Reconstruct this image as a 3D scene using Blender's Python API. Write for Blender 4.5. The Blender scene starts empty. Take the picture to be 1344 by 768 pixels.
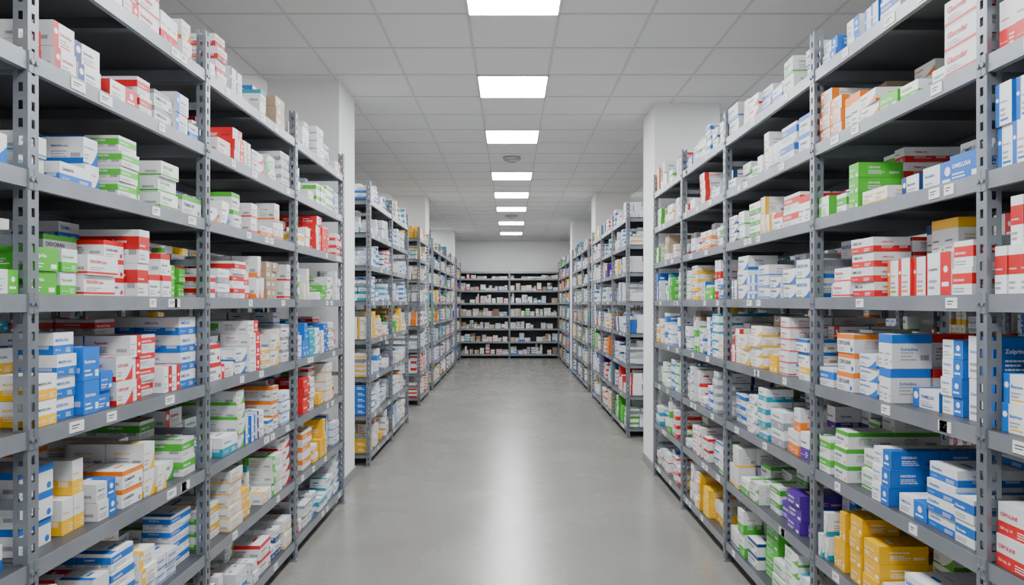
import bpy, bmesh, math, random
import numpy as np
from mathutils import Vector
random.seed(23)
R=random.random
U=random.uniform
scene=bpy.context.scene

# ------------------------------------------------------------------ materials
def newmat(name):
    m=bpy.data.materials.new(name); m.use_nodes=True
    nt=m.node_tree; b=nt.nodes['Principled BSDF']
    return m,nt,b
def simple(name,col,rough=0.5,metal=0.0,spec=0.5):
    m,nt,b=newmat(name)
    b.inputs['Base Color'].default_value=(*col,1); b.inputs['Roughness'].default_value=rough
    b.inputs['Metallic'].default_value=metal
    b.inputs['Specular IOR Level'].default_value=spec
    return m
def noisy(name,c1,c2,scale,r1,r2,metal=0,bump=0,bscale=60,detail=6,stretch=(1,1,1),lo=.3,hi=.7):
    m,nt,b=newmat(name); N=nt.nodes; L=nt.links
    tc=N.new('ShaderNodeTexCoord'); mp=N.new('ShaderNodeMapping'); mp.inputs['Scale'].default_value=stretch
    L.new(tc.outputs['Object'],mp.inputs['Vector'])
    n=N.new('ShaderNodeTexNoise'); n.inputs['Scale'].default_value=scale; n.inputs['Detail'].default_value=detail
    L.new(mp.outputs[0],n.inputs['Vector'])
    cr=N.new('ShaderNodeValToRGB'); cr.color_ramp.elements[0].position=lo; cr.color_ramp.elements[1].position=hi
    cr.color_ramp.elements[0].color=(*c1,1); cr.color_ramp.elements[1].color=(*c2,1)
    L.new(n.outputs['Fac'],cr.inputs[0]); L.new(cr.outputs[0],b.inputs['Base Color'])
    mr=N.new('ShaderNodeMapRange'); mr.inputs['To Min'].default_value=r1; mr.inputs['To Max'].default_value=r2
    L.new(n.outputs['Fac'],mr.inputs['Value']); L.new(mr.outputs[0],b.inputs['Roughness'])
    b.inputs['Metallic'].default_value=metal
    if bump>0:
        n2=N.new('ShaderNodeTexNoise'); n2.inputs['Scale'].default_value=bscale; n2.inputs['Detail'].default_value=4
        L.new(mp.outputs[0],n2.inputs['Vector'])
        bp=N.new('ShaderNodeBump'); bp.inputs['Strength'].default_value=bump; bp.inputs['Distance'].default_value=0.01
        L.new(n2.outputs['Fac'],bp.inputs['Height']); L.new(bp.outputs[0],b.inputs['Normal'])
    return m
M_floor=noisy('polished_concrete',(0.195,0.190,0.170),(0.250,0.245,0.222),1.6,0.23,0.31,bump=0.012,bscale=14,detail=12,lo=.2,hi=.8)
M_floor.node_tree.nodes['Principled BSDF'].inputs['Specular IOR Level'].default_value=0.8
M_ceil=noisy('mineral_ceiling_tile',(0.77,0.77,0.77),(0.80,0.80,0.80),3,0.9,0.95,bump=0.1,bscale=160)
M_grid=simple('ceiling_t_bar',(0.62,0.62,0.62),0.6)
M_wall=noisy('painted_wall',(0.84,0.845,0.85),(0.87,0.875,0.88),2,0.7,0.8,bump=0.05,bscale=90)
M_steel=noisy('galvanised_steel',(0.17,0.19,0.215),(0.25,0.27,0.30),9,0.32,0.46,metal=0.45,stretch=(1,1,0.35))
M_shelf=noisy('shelf_steel',(0.21,0.23,0.26),(0.28,0.30,0.33),5,0.32,0.44,metal=0.4)
M_deck_shade=noisy('shelf_deck_steel_shaded',(0.065,0.07,0.08),(0.085,0.092,0.105),5,0.4,0.5,metal=0.4)  # darker copy of the shelf steel; shade under the shelves put into its colour
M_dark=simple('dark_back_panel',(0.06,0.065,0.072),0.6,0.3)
M_base=simple('baseboard_grey',(0.25,0.25,0.25),0.6)
M_plastic=simple('white_plastic',(0.8,0.8,0.8),0.4)
M_det=simple('detector_plastic',(0.42,0.42,0.42),0.4)
m,nt,b=newmat('diffuser_panel'); b.inputs['Emission Color'].default_value=(0.97,0.985,1,1)
b.inputs['Emission Strength'].default_value=58; M_emit=m
m,nt,b=newmat('printed_carton'); N=nt.nodes;L=nt.links
at=N.new('ShaderNodeAttribute'); at.attribute_name='Col'
tc=N.new('ShaderNodeTexCoord'); nz=N.new('ShaderNodeTexNoise'); nz.inputs['Scale'].default_value=9
L.new(tc.outputs['Object'],nz.inputs['Vector'])
mr=N.new('ShaderNodeMapRange'); mr.inputs['To Min'].default_value=0.9; mr.inputs['To Max'].default_value=1.05
L.new(nz.outputs['Fac'],mr.inputs['Value'])
mx=N.new('ShaderNodeVectorMath'); mx.operation='SCALE'
L.new(at.outputs['Color'],mx.inputs[0]); L.new(mr.outputs[0],mx.inputs['Scale'])
L.new(mx.outputs[0],b.inputs['Base Color']); b.inputs['Roughness'].default_value=0.42
M_carton=m

# ------------------------------------------------------------------ mesh accumulation
class Acc:
    def __init__(s): s.v=[];s.f=[];s.c=[];s.m=[]
    def poly(s,pts,col=(1,1,1),mi=0):
        k=len(s.v); s.v.extend(pts); s.f.append(tuple(range(k,k+len(pts)))); s.c.extend([col]*len(pts)); s.m.append(mi)
    def hexa(s,P,col=(1,1,1),mi=0):
        k=len(s.v); s.v.extend(P); s.c.extend([col]*8)
        for q in ((3,2,1,0),(4,5,6,7),(0,1,5,4),(1,2,6,5),(2,3,7,6),(3,0,4,7)):
            s.f.append(tuple(k+i for i in q)); s.m.append(mi)
    def box(s,x0,x1,y0,y1,z0,z1,mi=0,col=(1,1,1)):
        s.hexa([(x0,y0,z0),(x1,y0,z0),(x1,y1,z0),(x0,y1,z0),(x0,y0,z1),(x1,y0,z1),(x1,y1,z1),(x0,y1,z1)],col,mi)
    def obj(s,name,mats):
        me=bpy.data.meshes.new(name); me.from_pydata(s.v,[],s.f)
        for mm in mats: me.materials.append(mm)
        me.polygons.foreach_set('material_index',s.m)
        if name=='medicine_cartons':
            ca=me.attributes.new('Col','FLOAT_COLOR','POINT')
            arr=np.ones((len(s.v),4),dtype=np.float32); arr[:,:3]=np.array(s.c,dtype=np.float32)
            ca.data.foreach_set('color',arr.ravel())
        me.update()
        o=bpy.data.objects.new(name,me); scene.collection.objects.link(o); return o

def cbox(name,x0,x1,y0,y1,z0,z1,mat):
    a=Acc(); a.box(x0,x1,y0,y1,z0,z1); return a.obj(name,[mat])

# ------------------------------------------------------------------ word templates
def word_template(txt,off=0.012):
    cu=bpy.data.curves.new('t','FONT'); cu.body=txt; cu.size=1; cu.resolution_u=2; cu.offset=off; cu.fill_mode='FRONT'
    o=bpy.data.objects.new('t',cu); scene.collection.objects.link(o)
    dg=bpy.context.evaluated_depsgraph_get(); dg.update()
    me=o.evaluated_get(dg).to_mesh()
    V=np.array([v.co[:2] for v in me.vertices]); F=[tuple(p.vertices) for p in me.polygons]
    o.evaluated_get(dg).to_mesh_clear()
    bpy.data.objects.remove(o); bpy.data.curves.remove(cu)
    mn=V.min(0); V=V-mn; w,h=V.max(0)
    return V,F,w,h
WORDS=[word_template(w,0.02) for w in ("DEXORAN","Paravelin","OMELUXA","Ibutrane","CEFOLINE","Novamira forte","VITAREXA","Zolprina","BENZOVIA","Luxatrin","MEDIFLORA","Cardovexa","TRIMELON","Solvadine","HEPARELLA","Glucodar","FENORIN plus","Tavelix")]
SUBS=[word_template(w,0.0) for w in ("500 mg","30 tablets","20 capsules","film-coated","oral use","250 mg  60")]

COL={'g':(0.07,0.47,0.03),'r':(0.70,0.012,0.015),'b':(0.003,0.15,0.60),'o':(0.88,0.21,0.005),'y':(0.94,0.51,0.002),
     'p':(0.10,0.02,0.36),'t':(0.0,0.32,0.46),'n':(0.015,0.05,0.22),'w':(0.30,0.32,0.36),'k':(0.46,0.33,0.22)}
WHITE=(0.87,0.88,0.89); GREY=(0.34,0.35,0.37); DK=(0.04,0.05,0.08)

class Frame:
    def __init__(s,ox,oy,u,n): s.ox,s.oy,s.u,s.n=ox,oy,u,n
    def P(s,a,b,z): return (s.ox+a*s.u[0]-b*s.n[0], s.oy+a*s.u[1]-b*s.n[1], z)
    def box(s,A,a0,a1,b0,b1,z0,z1,mi=0,col=(1,1,1)):
        P=s.P
        A.hexa([P(a0,b0,z0),P(a1,b0,z0),P(a1,b1,z0),P(a0,b1,z0),P(a0,b0,z1),P(a1,b0,z1),P(a1,b1,z1),P(a0,b1,z1)],col,mi)

class Face:
    """2D drawing surface on one carton face"""
    def __init__(s,A,P0,eu,ev,en): s.A=A;s.P0=P0;s.eu=eu;s.ev=ev;s.en=en
    def pt(s,x,y,l):
        p,u,v,n=s.P0,s.eu,s.ev,s.en
        return (p[0]+u[0]*x+v[0]*y+n[0]*l, p[1]+u[1]*x+v[1]*y+n[1]*l, p[2]+u[2]*x+v[2]*y+n[2]*l)
    def rect(s,x0,y0,x1,y1,c,l=0.0005): s.A.poly([s.pt(x0,y0,l),s.pt(x1,y0,l),s.pt(x1,y1,l),s.pt(x0,y1,l)],c)
    def poly(s,pts,c,l=0.0005): s.A.poly([s.pt(x,y,l) for x,y in pts],c)
    def circ(s,x,y,r,c,l=0.0008,n=12): s.poly([(x+r*math.cos(6.2832*i/n),y+r*math.sin(6.2832*i/n)) for i in range(n)],c,l)
    def word(s,T,x,y,wmax,hmax,c,l=0.0011):
        V,F,w,h=T; k=min(wmax/w,hmax/h)
        A=s.A; base=len(A.v)
        X=np.array(s.P0)+np.outer(V[:,0]*k+x,s.eu)+np.outer(V[:,1]*k+y,s.ev)+np.array(s.en)*l
        A.v.extend(map(tuple,X.tolist())); A.c.extend([c]*len(V))
        for f in F: A.f.append(tuple(base+i for i in f)); A.m.append(0)
        return w*k
    def lines(s,x,y,w,h,n,c,k):
        for i in range(n):
            yy=y+h*(1-(i+1)/n); t=h/n*.42; xx=x; q=0
            lim=x+w*(.6+.4*((k*(i+2)*3.17)%1))
            while xx<lim:
                q+=1; L=w*(.08+.14*((k*(q+i*5)*5.713)%1)); s.rect(xx,yy,min(xx+L,lim),yy+t,c,0.0009); xx+=L+w*.03

def swoosh(F,w,h,ac):
    F.poly([(w,0)]+[(w*(1-0.62*t), h*0.62*(1-t)**1.8) for t in (0,.15,.3,.5,.7,.85,1)],ac)
def draw_front(F,w,h,p,lod):
    st=p['st']; ac=p['ac']; T=p['T']; S=p['S']; k=p['k']; a2=p['a2']
    def title(x,y,wm,hm,c):
        if lod<=1: F.word(T,x,y+hm*.1,wm*p['ts'],hm*.72,c)
        else: F.rect(x,y+hm*0.2,x+wm*0.6,y+hm*0.65,c,0.0011)
    def sub(x,y,wm,hm,c):
        if lod==0: F.word(S,x,y,wm*.7,hm*.75,c)
        elif lod==1: F.rect(x,y,x+wm*0.7,y+hm*0.5,c,0.0011)
    def fine(x,y,wm,hm,c=GREY,n=2):
        if lod==0: F.lines(x,y,wm,hm,n,c,k)
    if st==0:
        F.rect(0,0,w,h*0.42,ac); title(w*.07,h*.56,w*.8,h*.28,ac if p['ct'] else DK); sub(w*.07,h*.14,w*.6,h*.15,WHITE); fine(w*.6,h*.08,w*.33,h*.24,WHITE,3)
    elif st==1:
        swoosh(F,w,h,ac); F.rect(0,0,w*.38,h*.07,a2); title(w*.06,h*.55,w*.78,h*.30,ac if p['ct'] else DK); fine(w*.06,h*.2,w*.35,h*.26)
    elif st==2:
        F.rect(0,0,w*.26,h,ac); F.circ(w*.13,h*.62,min(w*.09,h*.2),WHITE)
        title(w*.32,h*.5,w*.62,h*.3,ac); fine(w*.32,h*.22,w*.5,h*.24)
        if lod<2: F.rect(w*.32,h*.1,w*.8,h*.15,a2)
    elif st==3:
        title(w*.08,h*.50,w*.84,h*.34,ac); F.rect(0,h*.06,w,h*.17,ac); fine(w*.08,h*.24,w*.5,h*.22)
    elif st==4:
        F.rect(0,h*.74,w,h,ac); title(w*.07,h*.38,w*.82,h*.3,DK); fine(w*.07,h*.1,w*.5,h*.24)
        F.circ(w*.87,h*.2,min(w*.07,h*.13),a2)
    elif st==5:
        title(w*.08,h*.48,w*.8,h*.32,WHITE); fine(w*.08,h*.14,w*.5,h*.26,WHITE)
        F.rect(w*.72,h*.1,w*.93,h*.3,WHITE)
    elif st==6:
        F.rect(0,h*.40,w,h*.80,ac); title(w*.07,h*.47,w*.8,h*.26,WHITE); fine(w*.07,h*.1,w*.6,h*.22)
    elif st==7:
        F.rect(w*.55,0,w,h,ac); title(w*.06,h*.55,w*.44,h*.3,ac if p['ct'] else DK); fine(w*.06,h*.15,w*.4,h*.3)
        F.rect(w*.62,h*.2,w*.9,h*.3,WHITE,.0008); F.circ(w*.78,h*.6,min(w*.09,h*.18),WHITE)
    elif st==8:
        F.rect(w*.12,h*.45,w*.5,h*.8,WHITE); F.rect(w*.15,h*.62,w*.42,h*.7,DK,.0009)

def draw_end(F,d,h,p,lod):
    st=p['st']; ac=p['ac']
    if st==8: return
    if st==0: F.rect(0,0,d,h*.42,ac)
    elif st==3: F.rect(0,h*.06,d,h*.17,ac)
    elif st==4: F.rect(0,h*.74,d,h,ac)
    elif st==6 : F.rect(0,h*.40,d,h*.80,ac)
    elif st==1 and p['ct']: F.rect(0,0,d,h*.22,ac,.0003)
    elif st==2: F.rect(0,0,d*.18,h,ac,.0003)
    elif st==7 and p['ct']: F.rect(0,0,d,h,ac,.0003)
    c=WHITE if st==5 or (st==7 and p['ct']) else GREY
    if lod==0:
        k=p['k']
        F.word(p['T'],d*.22,h*.60 if st!=4 else h*.52,d*.42,h*.13,ac if c is GREY and st!=6 else WHITE)
        F.lines(d*.22,h*.24,d*.42,h*.3,3,c if st!=0 else (0.7,.71,.73),k)
        for i in range(9):
            x=d*(.70+i*.025); F.rect(x,h*.24,x+d*.012,h*.4,DK if st not in (0,5) else WHITE,0.0009)
    elif lod==1:
        F.rect(d*.2,h*.6,d*.55,h*.70,ac if c is GREY and st!=6 else WHITE,0.0009)
        for i in range(2): F.rect(d*.2,h*(.42-.12*i),d*.75,h*(.46-.12*i),c,0.0009)

def carton(A,fr,a,b,z,w,h,d,rot,p,lod,detail,camleft):
    cu,su=math.cos(rot),math.sin(rot)
    u=(fr.u[0]*cu-fr.n[0]*su, fr.u[1]*cu-fr.n[1]*su, 0); n=(fr.n[0]*cu+fr.u[0]*su, fr.n[1]*cu+fr.u[1]*su,0)
    ca=fr.P(a+w/2,b+d/2,z)
    def q(s,t,zz): return (ca[0]+u[0]*s-n[0]*t, ca[1]+u[1]*s-n[1]*t, ca[2]+zz)
    hw,hd=w/2,d/2
    A.hexa([q(-hw,-hd,0),q(hw,-hd,0),q(hw,hd,0),q(-hw,hd,0),q(-hw,-hd,h),q(hw,-hd,h),q(hw,hd,h),q(-hw,hd,h)],p['bc'])
    if not detail: return
    draw_front(Face(A,q(-hw,-hd,0),u,(0,0,1),n),w,h,p,lod)
    if camleft:
        draw_end(Face(A,q(-hw,hd,0),(n[0],n[1],0),(0,0,1),(-u[0],-u[1],0)),d,h,p,lod)
    else:
        draw_end(Face(A,q(hw,-hd,0),(-n[0],-n[1],0),(0,0,1),(u[0],u[1],0)),d,h,p,lod)
    if lod<=1 and z<1.5 and p['st']!=8:
        F=Face(A,q(-hw,-hd,h),u,(-n[0],-n[1],0),(0,0,1))
        if p['st'] in(1,2,6): F.rect(0,0,w*.25,d,p['ac'])
        if p['st']==7: F.rect(w*.55,0,w,d,p['ac'])
        F.rect(w*.35,d*.3,w*.75,d*.38,p['ac'] if p['st'] not in (5,7) else WHITE,0.0008)
        F.rect(w*.35,d*.55,w*.75,d*.58,GREY,0.0008)

def product(tok,big):
    t=tok.lower(); solid=tok.isupper()
    st=5 if solid else random.choice([0,1,2,3,4,6,1,7,0,7,6,0]) 
    if t=='w': st=random.choice([3,4,2,3,1,0])
    ac=COL[t]; j=U(.8,1.12); ac=tuple(min(1,c*j) for c in ac)
    a2=ac if R()<.6 else COL[random.choice('rgboy')]
    if t=='w' : ac=random.choice([COL['w'],COL['n'],COL['b'],COL['r'],COL['w'],COL['t'],COL['o'],COL['g'],COL['y']])
    wj=U(.80,1.02); bc=ac if solid else tuple(c*wj for c in WHITE)
    if t=='k': st=8; bc=ac
    s=1.0 if big else 0.78
    up=R()<.17 and t!='k'
    w,h,d=(U(.11,.185)*s,U(.052,.09)*(1 if big else .85),U(.12,.22)*s)
    if up: w,h,d=(U(.055,.095)*s,U(.10,.14)*(1 if big else .9),U(.10,.16)*s)
    return dict(st=st,ac=ac,a2=a2,bc=bc,T=random.choice(WORDS),S=random.choice(SUBS),ct=R()<.6,k=U(1,9),ts=U(.6,.9),w=w,h=h,d=d)
def autospec():
    n=random.choice([5,6,6,7]); pool='wwwwwbbbrrggyyoottpwrYGbwPTOy'
    return ''.join(random.choice(pool) for _ in range(n))
def fill(A,fr,a0,a1,z,clear,spec,lod,camleft,depth=0.58,big=True,lowres=False,density=1.0,maxk=9):
    if not camleft: spec=spec[::-1]
    wts=[U(.7,1.3) for _ in spec]; sw=sum(wts); pos=a0
    for i,t in enumerate(spec):
        seg=(a1-a0)*wts[i]/sw; s0=pos; pos+=seg
        if t=='.': continue
        p=product(t,big); w,h,d=p['w'],p['h'],p['d']
        nc=max(1,int(round((seg-0.005)/w))); w=(seg-0.006-(U(0,.045) if R()<.7 else 0))/nc
        nmax=max(1,int((clear-0.02)/h)); nmax=min(nmax,maxk)
        base=random.choice([nmax,nmax,nmax-1,nmax-1,nmax-2]); base=min(max(2,base),nmax)
        bf=random.choice([.012,.02,.03,.06]); lastk=base
        pb=p if R()<.65 else product(random.choice('kwwbrg'),big); pb=dict(pb); pb['h']=h
        for c in range(nc):
            rows=max(1,min(int((depth-bf-.02)/d),4))
            drop=random.choice([0,0,0,1,1,2])
            for r in range(rows if not lowres else 1):
                k=max(1,min(nmax,base-(drop if r==0 else 0)+(random.choice([0,0,1,-1]) if r else 0)))
                if density<1 and R()>density: continue
                bb=bf+r*(d+.004); pp=p if r==0 else pb
                for s in range(k):
                    loose=.08 if (s==k-1 and R()<.18) else .024
                    carton(A,fr,s0+.003+c*w+.0015,bb+U(0,.012),z+s*h+0.0005,w-.003,h-.0012,d-.002,U(-loose,loose),pp,lod,(r==0) or (s>=k-2 and r<3 and lod<=1),camleft)

# ------------------------------------------------------------------ racks
LV=[0.10,0.48,0.86,1.235,1.62,1.97,2.30,2.63]
LIP=0.025
def post(A,fr,a,b,H,front=True):
    fw=0.022; dp=0.042; t=0.0025; sg=1 if front else -1
    def strip(kind,side=0):
        pitch=0.05; n=int(H/pitch)
        def bx(s0,s1,z0,z1):
            if kind=='f': fr.box(A,a+s0,a+s1,min(b,b+sg*t),max(b,b+sg*t),z0,z1)
            else:
                x=a+side*fw; fr.box(A,min(x,x-side*t),max(x,x-side*t),min(b+sg*s0,b+sg*s1),max(b+sg*s0,b+sg*s1),z0,z1)
        if kind=='f': e0,h0,h1,e1=-fw,-.007,.007,fw
        else: e0,h0,h1,e1=t,.014,.028,dp
        bx(e0,h0,0,H); bx(h1,e1,0,H)
        for i in range(n+1):
            z0=i*pitch-.011; z1=z0+.024
            bx(h0,h1,max(0,z0),min(H,z1))
    strip('f'); strip('w',1); strip('w',-1)
    fr.box(A,a-.035,a+.035,b-.012 if front else b-.05,b+.05 if front else b+.012,0,.006)
def bolt(A,fr,a,b,z,r=.0075):
    pts=[(a+r*math.cos(i*math.pi/3),z+r*math.sin(i*math.pi/3)) for i in range(6)]
    A.poly([fr.P(x,b-.005,y) for x,y in pts],mi=0)
    for i in range(6):
        p,q=pts[i],pts[(i+1)%6]
        A.poly([fr.P(p[0],b-.005,p[1]),fr.P(q[0],b-.005,q[1]),fr.P(q[0],b,q[1]),fr.P(p[0],b,p[1])])
def rack(name,fr,posts,levels=LV,H=2.83,depth=0.6,back=False,labels=True,lipmat=1):
    A=Acc()
    for a in posts:
        post(A,fr,a,0,H); post(A,fr,a,depth,H,False)
        for z in (0.3,1.05,1.8,2.5):
            if z<H: fr.box(A,a-.004,a+.004,.04,depth-.04,z-.015,z+.015)
    for i in range(len(posts)-1):
        a0,a1=posts[i]+.022,posts[i+1]-.022
        for z in levels:
            zt=z+LIP
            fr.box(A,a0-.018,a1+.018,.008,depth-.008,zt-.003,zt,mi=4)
            fr.box(A,a0,a1,.003,.006,z-LIP,zt,mi=lipmat)
            fr.box(A,a0,a1,.006,.022,z-LIP,z-LIP+.003,mi=1)
            fr.box(A,a0,a1,depth-.006,depth-.003,z-LIP,zt,mi=1)
            fr.box(A,a0,a0+.003,.008,depth-.008,z-LIP,zt-.003,mi=1); fr.box(A,a1-.003,a1,.008,depth-.008,z-LIP,zt-.003,mi=1)
            am=(a0+a1)/2
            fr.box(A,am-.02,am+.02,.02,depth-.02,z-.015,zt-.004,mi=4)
            for e in (a0-.012,a1+.012):
                fr.box(A,e-.009,e+.009,-.002,0.0,z-.03,z+.03); bolt(A,fr,e,-.002,z)
            if labels:
                for k in range(random.choice([2,2,3,3])):
                    x=U(a0+.08,a1-.13); ww=random.choice([.045,.055,.07])
                    fr.box(A,x,x+ww,.0005,.003,z-.016,z+.017,mi=2)
                    fr.box(A,x+.008,x+ww*.7,.0002,.0004,z+.004,z+.0075,mi=3)
                    fr.box(A,x+.008,x+ww*.55,.0002,.0004,z-.004,z-.001,mi=3)
        if back:
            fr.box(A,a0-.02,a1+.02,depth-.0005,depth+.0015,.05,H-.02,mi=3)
    return A.obj(name,[M_steel,M_shelf,M_plastic,M_dark,M_deck_shade])

def stock(fr,posts,specs,lods,levels=LV,depth=.6,camleft=True,lowres=False,top=.30,big=True,density=1.0,skiptop=False,maxk=9,auto=autospec):
    A=Acc()
    for i in range(len(posts)-1):
        a0,a1=posts[i]+.03,posts[i+1]-.03
        for li,z in enumerate(levels):
            if skiptop and li==len(levels)-1: continue
            clear=(levels[li+1]-LIP if li+1<len(levels) else z+top)-(z+LIP)-.012
            sp=None
            if specs and specs.get(i): sp=specs[i][li]
            if not sp: sp=auto()
            lod=lods[i] if isinstance(lods,list) else lods
            fill(A,fr,a0,a1,z+LIP+.0005,clear,sp,lod,camleft,depth,big,lowres,density,maxk)
    return A.obj('medicine_cartons',[M_carton])

XL=1.35
LP=[-.42,.76,1.94,3.06,4.33,5.56]
# bays near->far; shelves bottom->top; product groups near->far
LS={1:['wwbwww','bwwbww','bbwbwb','bbwwbw','wgwggg','wwbwww','bwwbww','wwwwww'],
    2:['wwbwbw','wwbbwbb','bwbwwgg','wbBBrrrrb','GgwrrrgG','wbbgGgg','rrwrrwwb','wworwrw'],
    3:['rrwwrww','wyyYwygw','bwwbwbwb','rrwryyyw','rwrrwkrw','wbgkroog','orrwrrgw','wrwkwwkw'],
    4:['wwbtwb','yoyYybw','rRwrYyYr','bBTtwBwr','gwwgGgw','ywrrRwr','wbwgwgb','wbwwbwr']}
fl=Frame(-XL,0,(0,1),(1,0))
rack('storage_rack',fl,LP); stock(fl,LP,LS,[1,0,0,0,1],camleft=True)
fr_=Frame(XL,0,(0,-1),(-1,0))
RPy=[-.42,.76,1.965,3.07,4.33,5.42,6.47]
RS={1:['wwrrw','wrwrr','wwrwr','rwrrw','rrrrr','wwbwb','bwwww','wwwww'],
    2:['yoYwYYr','bbbwYYYw','bbbbwgg','bbbbbwb','rrrwrrg','BbwwGgg','wggGooo','wbbwbb'],
    3:['wggGwgw','PPPgggw','pwwwwwb','ywwYyyyw','bbbbbbw','wrrwggw','wbbwgww','wwbbwww'],
    4:['yyYyow','wwrrrw','wwbwwtb','wwbbwkw','brGgbww','gwwoowr','wwbwtwr','wwbwbw'],
    5:['yrwbwwo','grwwbbt','wwbwgg','btbwbwy','gbGtbwb','rwryokw','wbwwkw','gwgwww']}
RP=[-y for y in RPy][::-1]; nb=len(RP)-1
RSr={nb-1-k:v for k,v in RS.items()}
rack('storage_rack',fr_,RP); stock(fr_,RP,RSr,[1,1,0,0,0,1],camleft=False)

def left_rack(x,ys,specs,lod):
    f=Frame(-x,0,(0,1),(1,0)); rack('storage_rack',f,ys); stock(f,ys,specs,lod,camleft=True,big=False)
def right_rack(x,ys,specs,lod):
    f=Frame(x,0,(0,-1),(-1,0)); P=[-y for y in ys][::-1]; rack('storage_rack',f,P)
    n=len(P)-1; stock(f,P,{n-1-k:v for k,v in specs.items()} if specs else None,lod,camleft=False,big=False)
left_rack(1.385,[6.80,8.05,9.30],{0:['yYoyYwy','bwbwtbb','wbwbbpw','yYywYwb','tbTbbtw','btbTwbw','tbwtbtb','bttbtwb'],
                                   1:['wbwgwb','wbbwwp','bbwwyb','gGwYwy','bbwtbt','tbwbtb','btbbwb','tbwbbt']},1)
left_rack(1.43,[10.85,12.0],{0:['rRwrrw','rworbw','wwbwwb','orwrbw','wwbwww','yoYwwb','wYwywb','YywyoY']},2)
left_rack(1.43,[12.72,14.0,15.3,16.55,17.85],None,2)
left_rack(1.45,[18.65,20.08],None,2)
right_rack(1.39,[8.24,9.40,10.55,11.70],{0:['grGGgGw','rorwRbb','wbbwtwb','bbwwrbp','wbtwwbb','twwbryb','wbbTwwb','bwtwbwb']},2)
right_rack(1.40,[12.45,13.5,14.6,15.62],None,2)
right_rack(1.40,[16.4,17.6,18.8,20.08],None,2)
fe=Frame(0,20.12,(1,0),(0,-1))
EL=[0.10,0.47,0.85,1.22,1.60,1.97,2.32,2.52]
EP=[-3.0,-1.52,-.03,1.42,2.9]
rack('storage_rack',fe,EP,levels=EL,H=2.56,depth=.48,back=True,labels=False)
stock(fe,EP,None,2,levels=EL,depth=.45,camleft=True,big=False,density=.85,skiptop=True,maxk=3,
      auto=lambda:''.join(random.choice('wwwwrobwygkk.') for _ in range(9)))
for sx in (-1,1):
    ys=[-.4+1.25*i for i in range(16)]
    if sx<0: f=Frame(-3.3,0,(0,1),(1,0)); P=ys
    else: f=Frame(3.3,0,(0,-1),(-1,0)); P=[-y for y in ys][::-1]
    rack('storage_rack',f,P,labels=False); stock(f,P,None,2,camleft=sx<0,lowres=True,big=False)

# ------------------------------------------------------------------ room shell
ZC=3.52; X0,X1,Y0,Y1=-4.4,4.4,-2.6,20.72
cbox('floor',X0,X1,Y0,Y1,-.1,0,M_floor)
cbox('ceiling',X0,X1,Y0,Y1,ZC,ZC+.1,M_ceil)
cbox('wall_back',X0,X1,Y1,Y1+.1,0,ZC,M_wall); cbox('wall_front',X0,X1,Y0-.1,Y0,0,ZC,M_wall)
cbox('wall_left',X0-.1,X0,Y0,Y1,0,ZC,M_wall); cbox('wall_right',X1,X1+.1,Y0,Y1,0,ZC,M_wall)
cbox('baseboard_back',X0,X1,Y1-.015,Y1,0,.1,M_base)
for i,(xa,xb,ya,yb) in enumerate([(-2.07,-1.46,5.84,6.42),(-2.08,-1.50,12.08,12.64),(-2.08,-1.50,17.93,18.5),
        (1.37,1.99,6.52,7.06),(1.46,2.06,11.78,12.36),(1.42,2.0,15.72,16.3)]):
    A=Acc(); A.box(xa,xb,ya,yb,0,ZC); A.box(xa-.012,xb+.012,ya-.012,yb+.012,0,.09,mi=1)
    A.obj('concrete_column',[M_wall,M_base])
A=Acc(); gx=0.02-0.3
k=-7
while gx+.6*k<X1:
    x=gx+.6*k
    if x>X0: A.box(x-.009,x+.009,Y0,Y1,ZC-.004,ZC)
    k+=1
k=-11
while 3.9+.6*k<Y1:
    y=3.9+.6*k
    if y>Y0: A.box(X0,X1,y-.009,y+.009,ZC-.0045,ZC)
    k+=1
A.obj('ceiling_grid',[M_grid])
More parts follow.
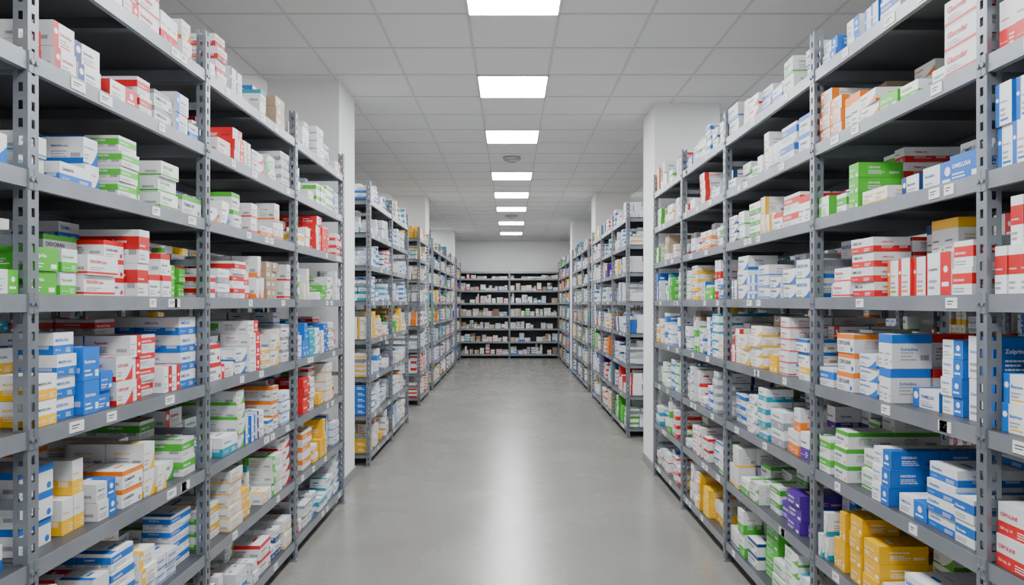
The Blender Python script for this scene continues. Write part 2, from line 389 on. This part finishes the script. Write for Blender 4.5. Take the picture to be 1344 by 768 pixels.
def panel(xc,y0):
    A=Acc(); x0,x1,y1=xc-.3,xc+.3,y0+.6; f=.012; zb=ZC-.014
    A.box(x0,x1,y0,y0+f,zb,ZC); A.box(x0,x1,y1-f,y1,zb,ZC); A.box(x0,x0+f,y0,y1,zb,ZC); A.box(x1-f,x1,y0,y1,zb,ZC)
    A.poly([(x0+f,y0+f,zb+.003),(x0+f,y1-f,zb+.003),(x1-f,y1-f,zb+.003),(x1-f,y0+f,zb+.003)],mi=1)
    A.obj('ceiling_light_panel',[M_plastic,M_emit])
for y in (-1.5,.3,2.1,3.9,5.7,7.5,9.9,11.7,13.5,15.9,18.3): panel(.02,y)  # first three, over and behind the camera, are unseen panels added for fill
for y in (.3,5.7,11.7,17.1):
    panel(.02-3.0,y); panel(.02+3.0,y)  # side-aisle panels added as fill light, placed unseen behind the racks
def detector(x,y,r=.1):
    bm=bmesh.new()
    prof=[(0,-.055),(r*.45,-.055),(r*.55,-.045),(r*.6,-.03),(r*.95,-.028),(r,-.018),(r,0)]
    n=24; rings=[[bm.verts.new((x+max(p,.001)*math.cos(6.28318*i/n),y+max(p,.001)*math.sin(6.28318*i/n),ZC-.006+q)) for i in range(n)] for p,q in prof]
    for a,b_ in zip(rings,rings[1:]):
        for i in range(n): bm.faces.new((a[i],a[(i+1)%n],b_[(i+1)%n],b_[i]))
    bm.faces.new(rings[0])
    me=bpy.data.meshes.new('smoke_detector'); bm.to_mesh(me); me.materials.append(M_det)
    scene.collection.objects.link(bpy.data.objects.new('smoke_detector',me))
detector(.02,8.95,.115); detector(.02,14.85,.14)

# ------------------------------------------------------------------ world, camera
w=bpy.data.worlds.new('world'); scene.world=w; w.use_nodes=True
w.node_tree.nodes['Background'].inputs[0].default_value=(.5,.52,.55,1); w.node_tree.nodes['Background'].inputs[1].default_value=.3
cam=bpy.data.cameras.new('camera'); co=bpy.data.objects.new('camera',cam); scene.collection.objects.link(co)
co.location=(0,0,1.62); co.rotation_euler=(math.radians(90),0,0)
cam.sensor_width=36; cam.lens=900/1344*36; cam.shift_x=2/1344; cam.shift_y=14/1344; cam.clip_start=.05; cam.clip_end=100
scene.camera=co
print('verts',sum(len(o.data.vertices) for o in scene.objects if o.type=='MESH'))
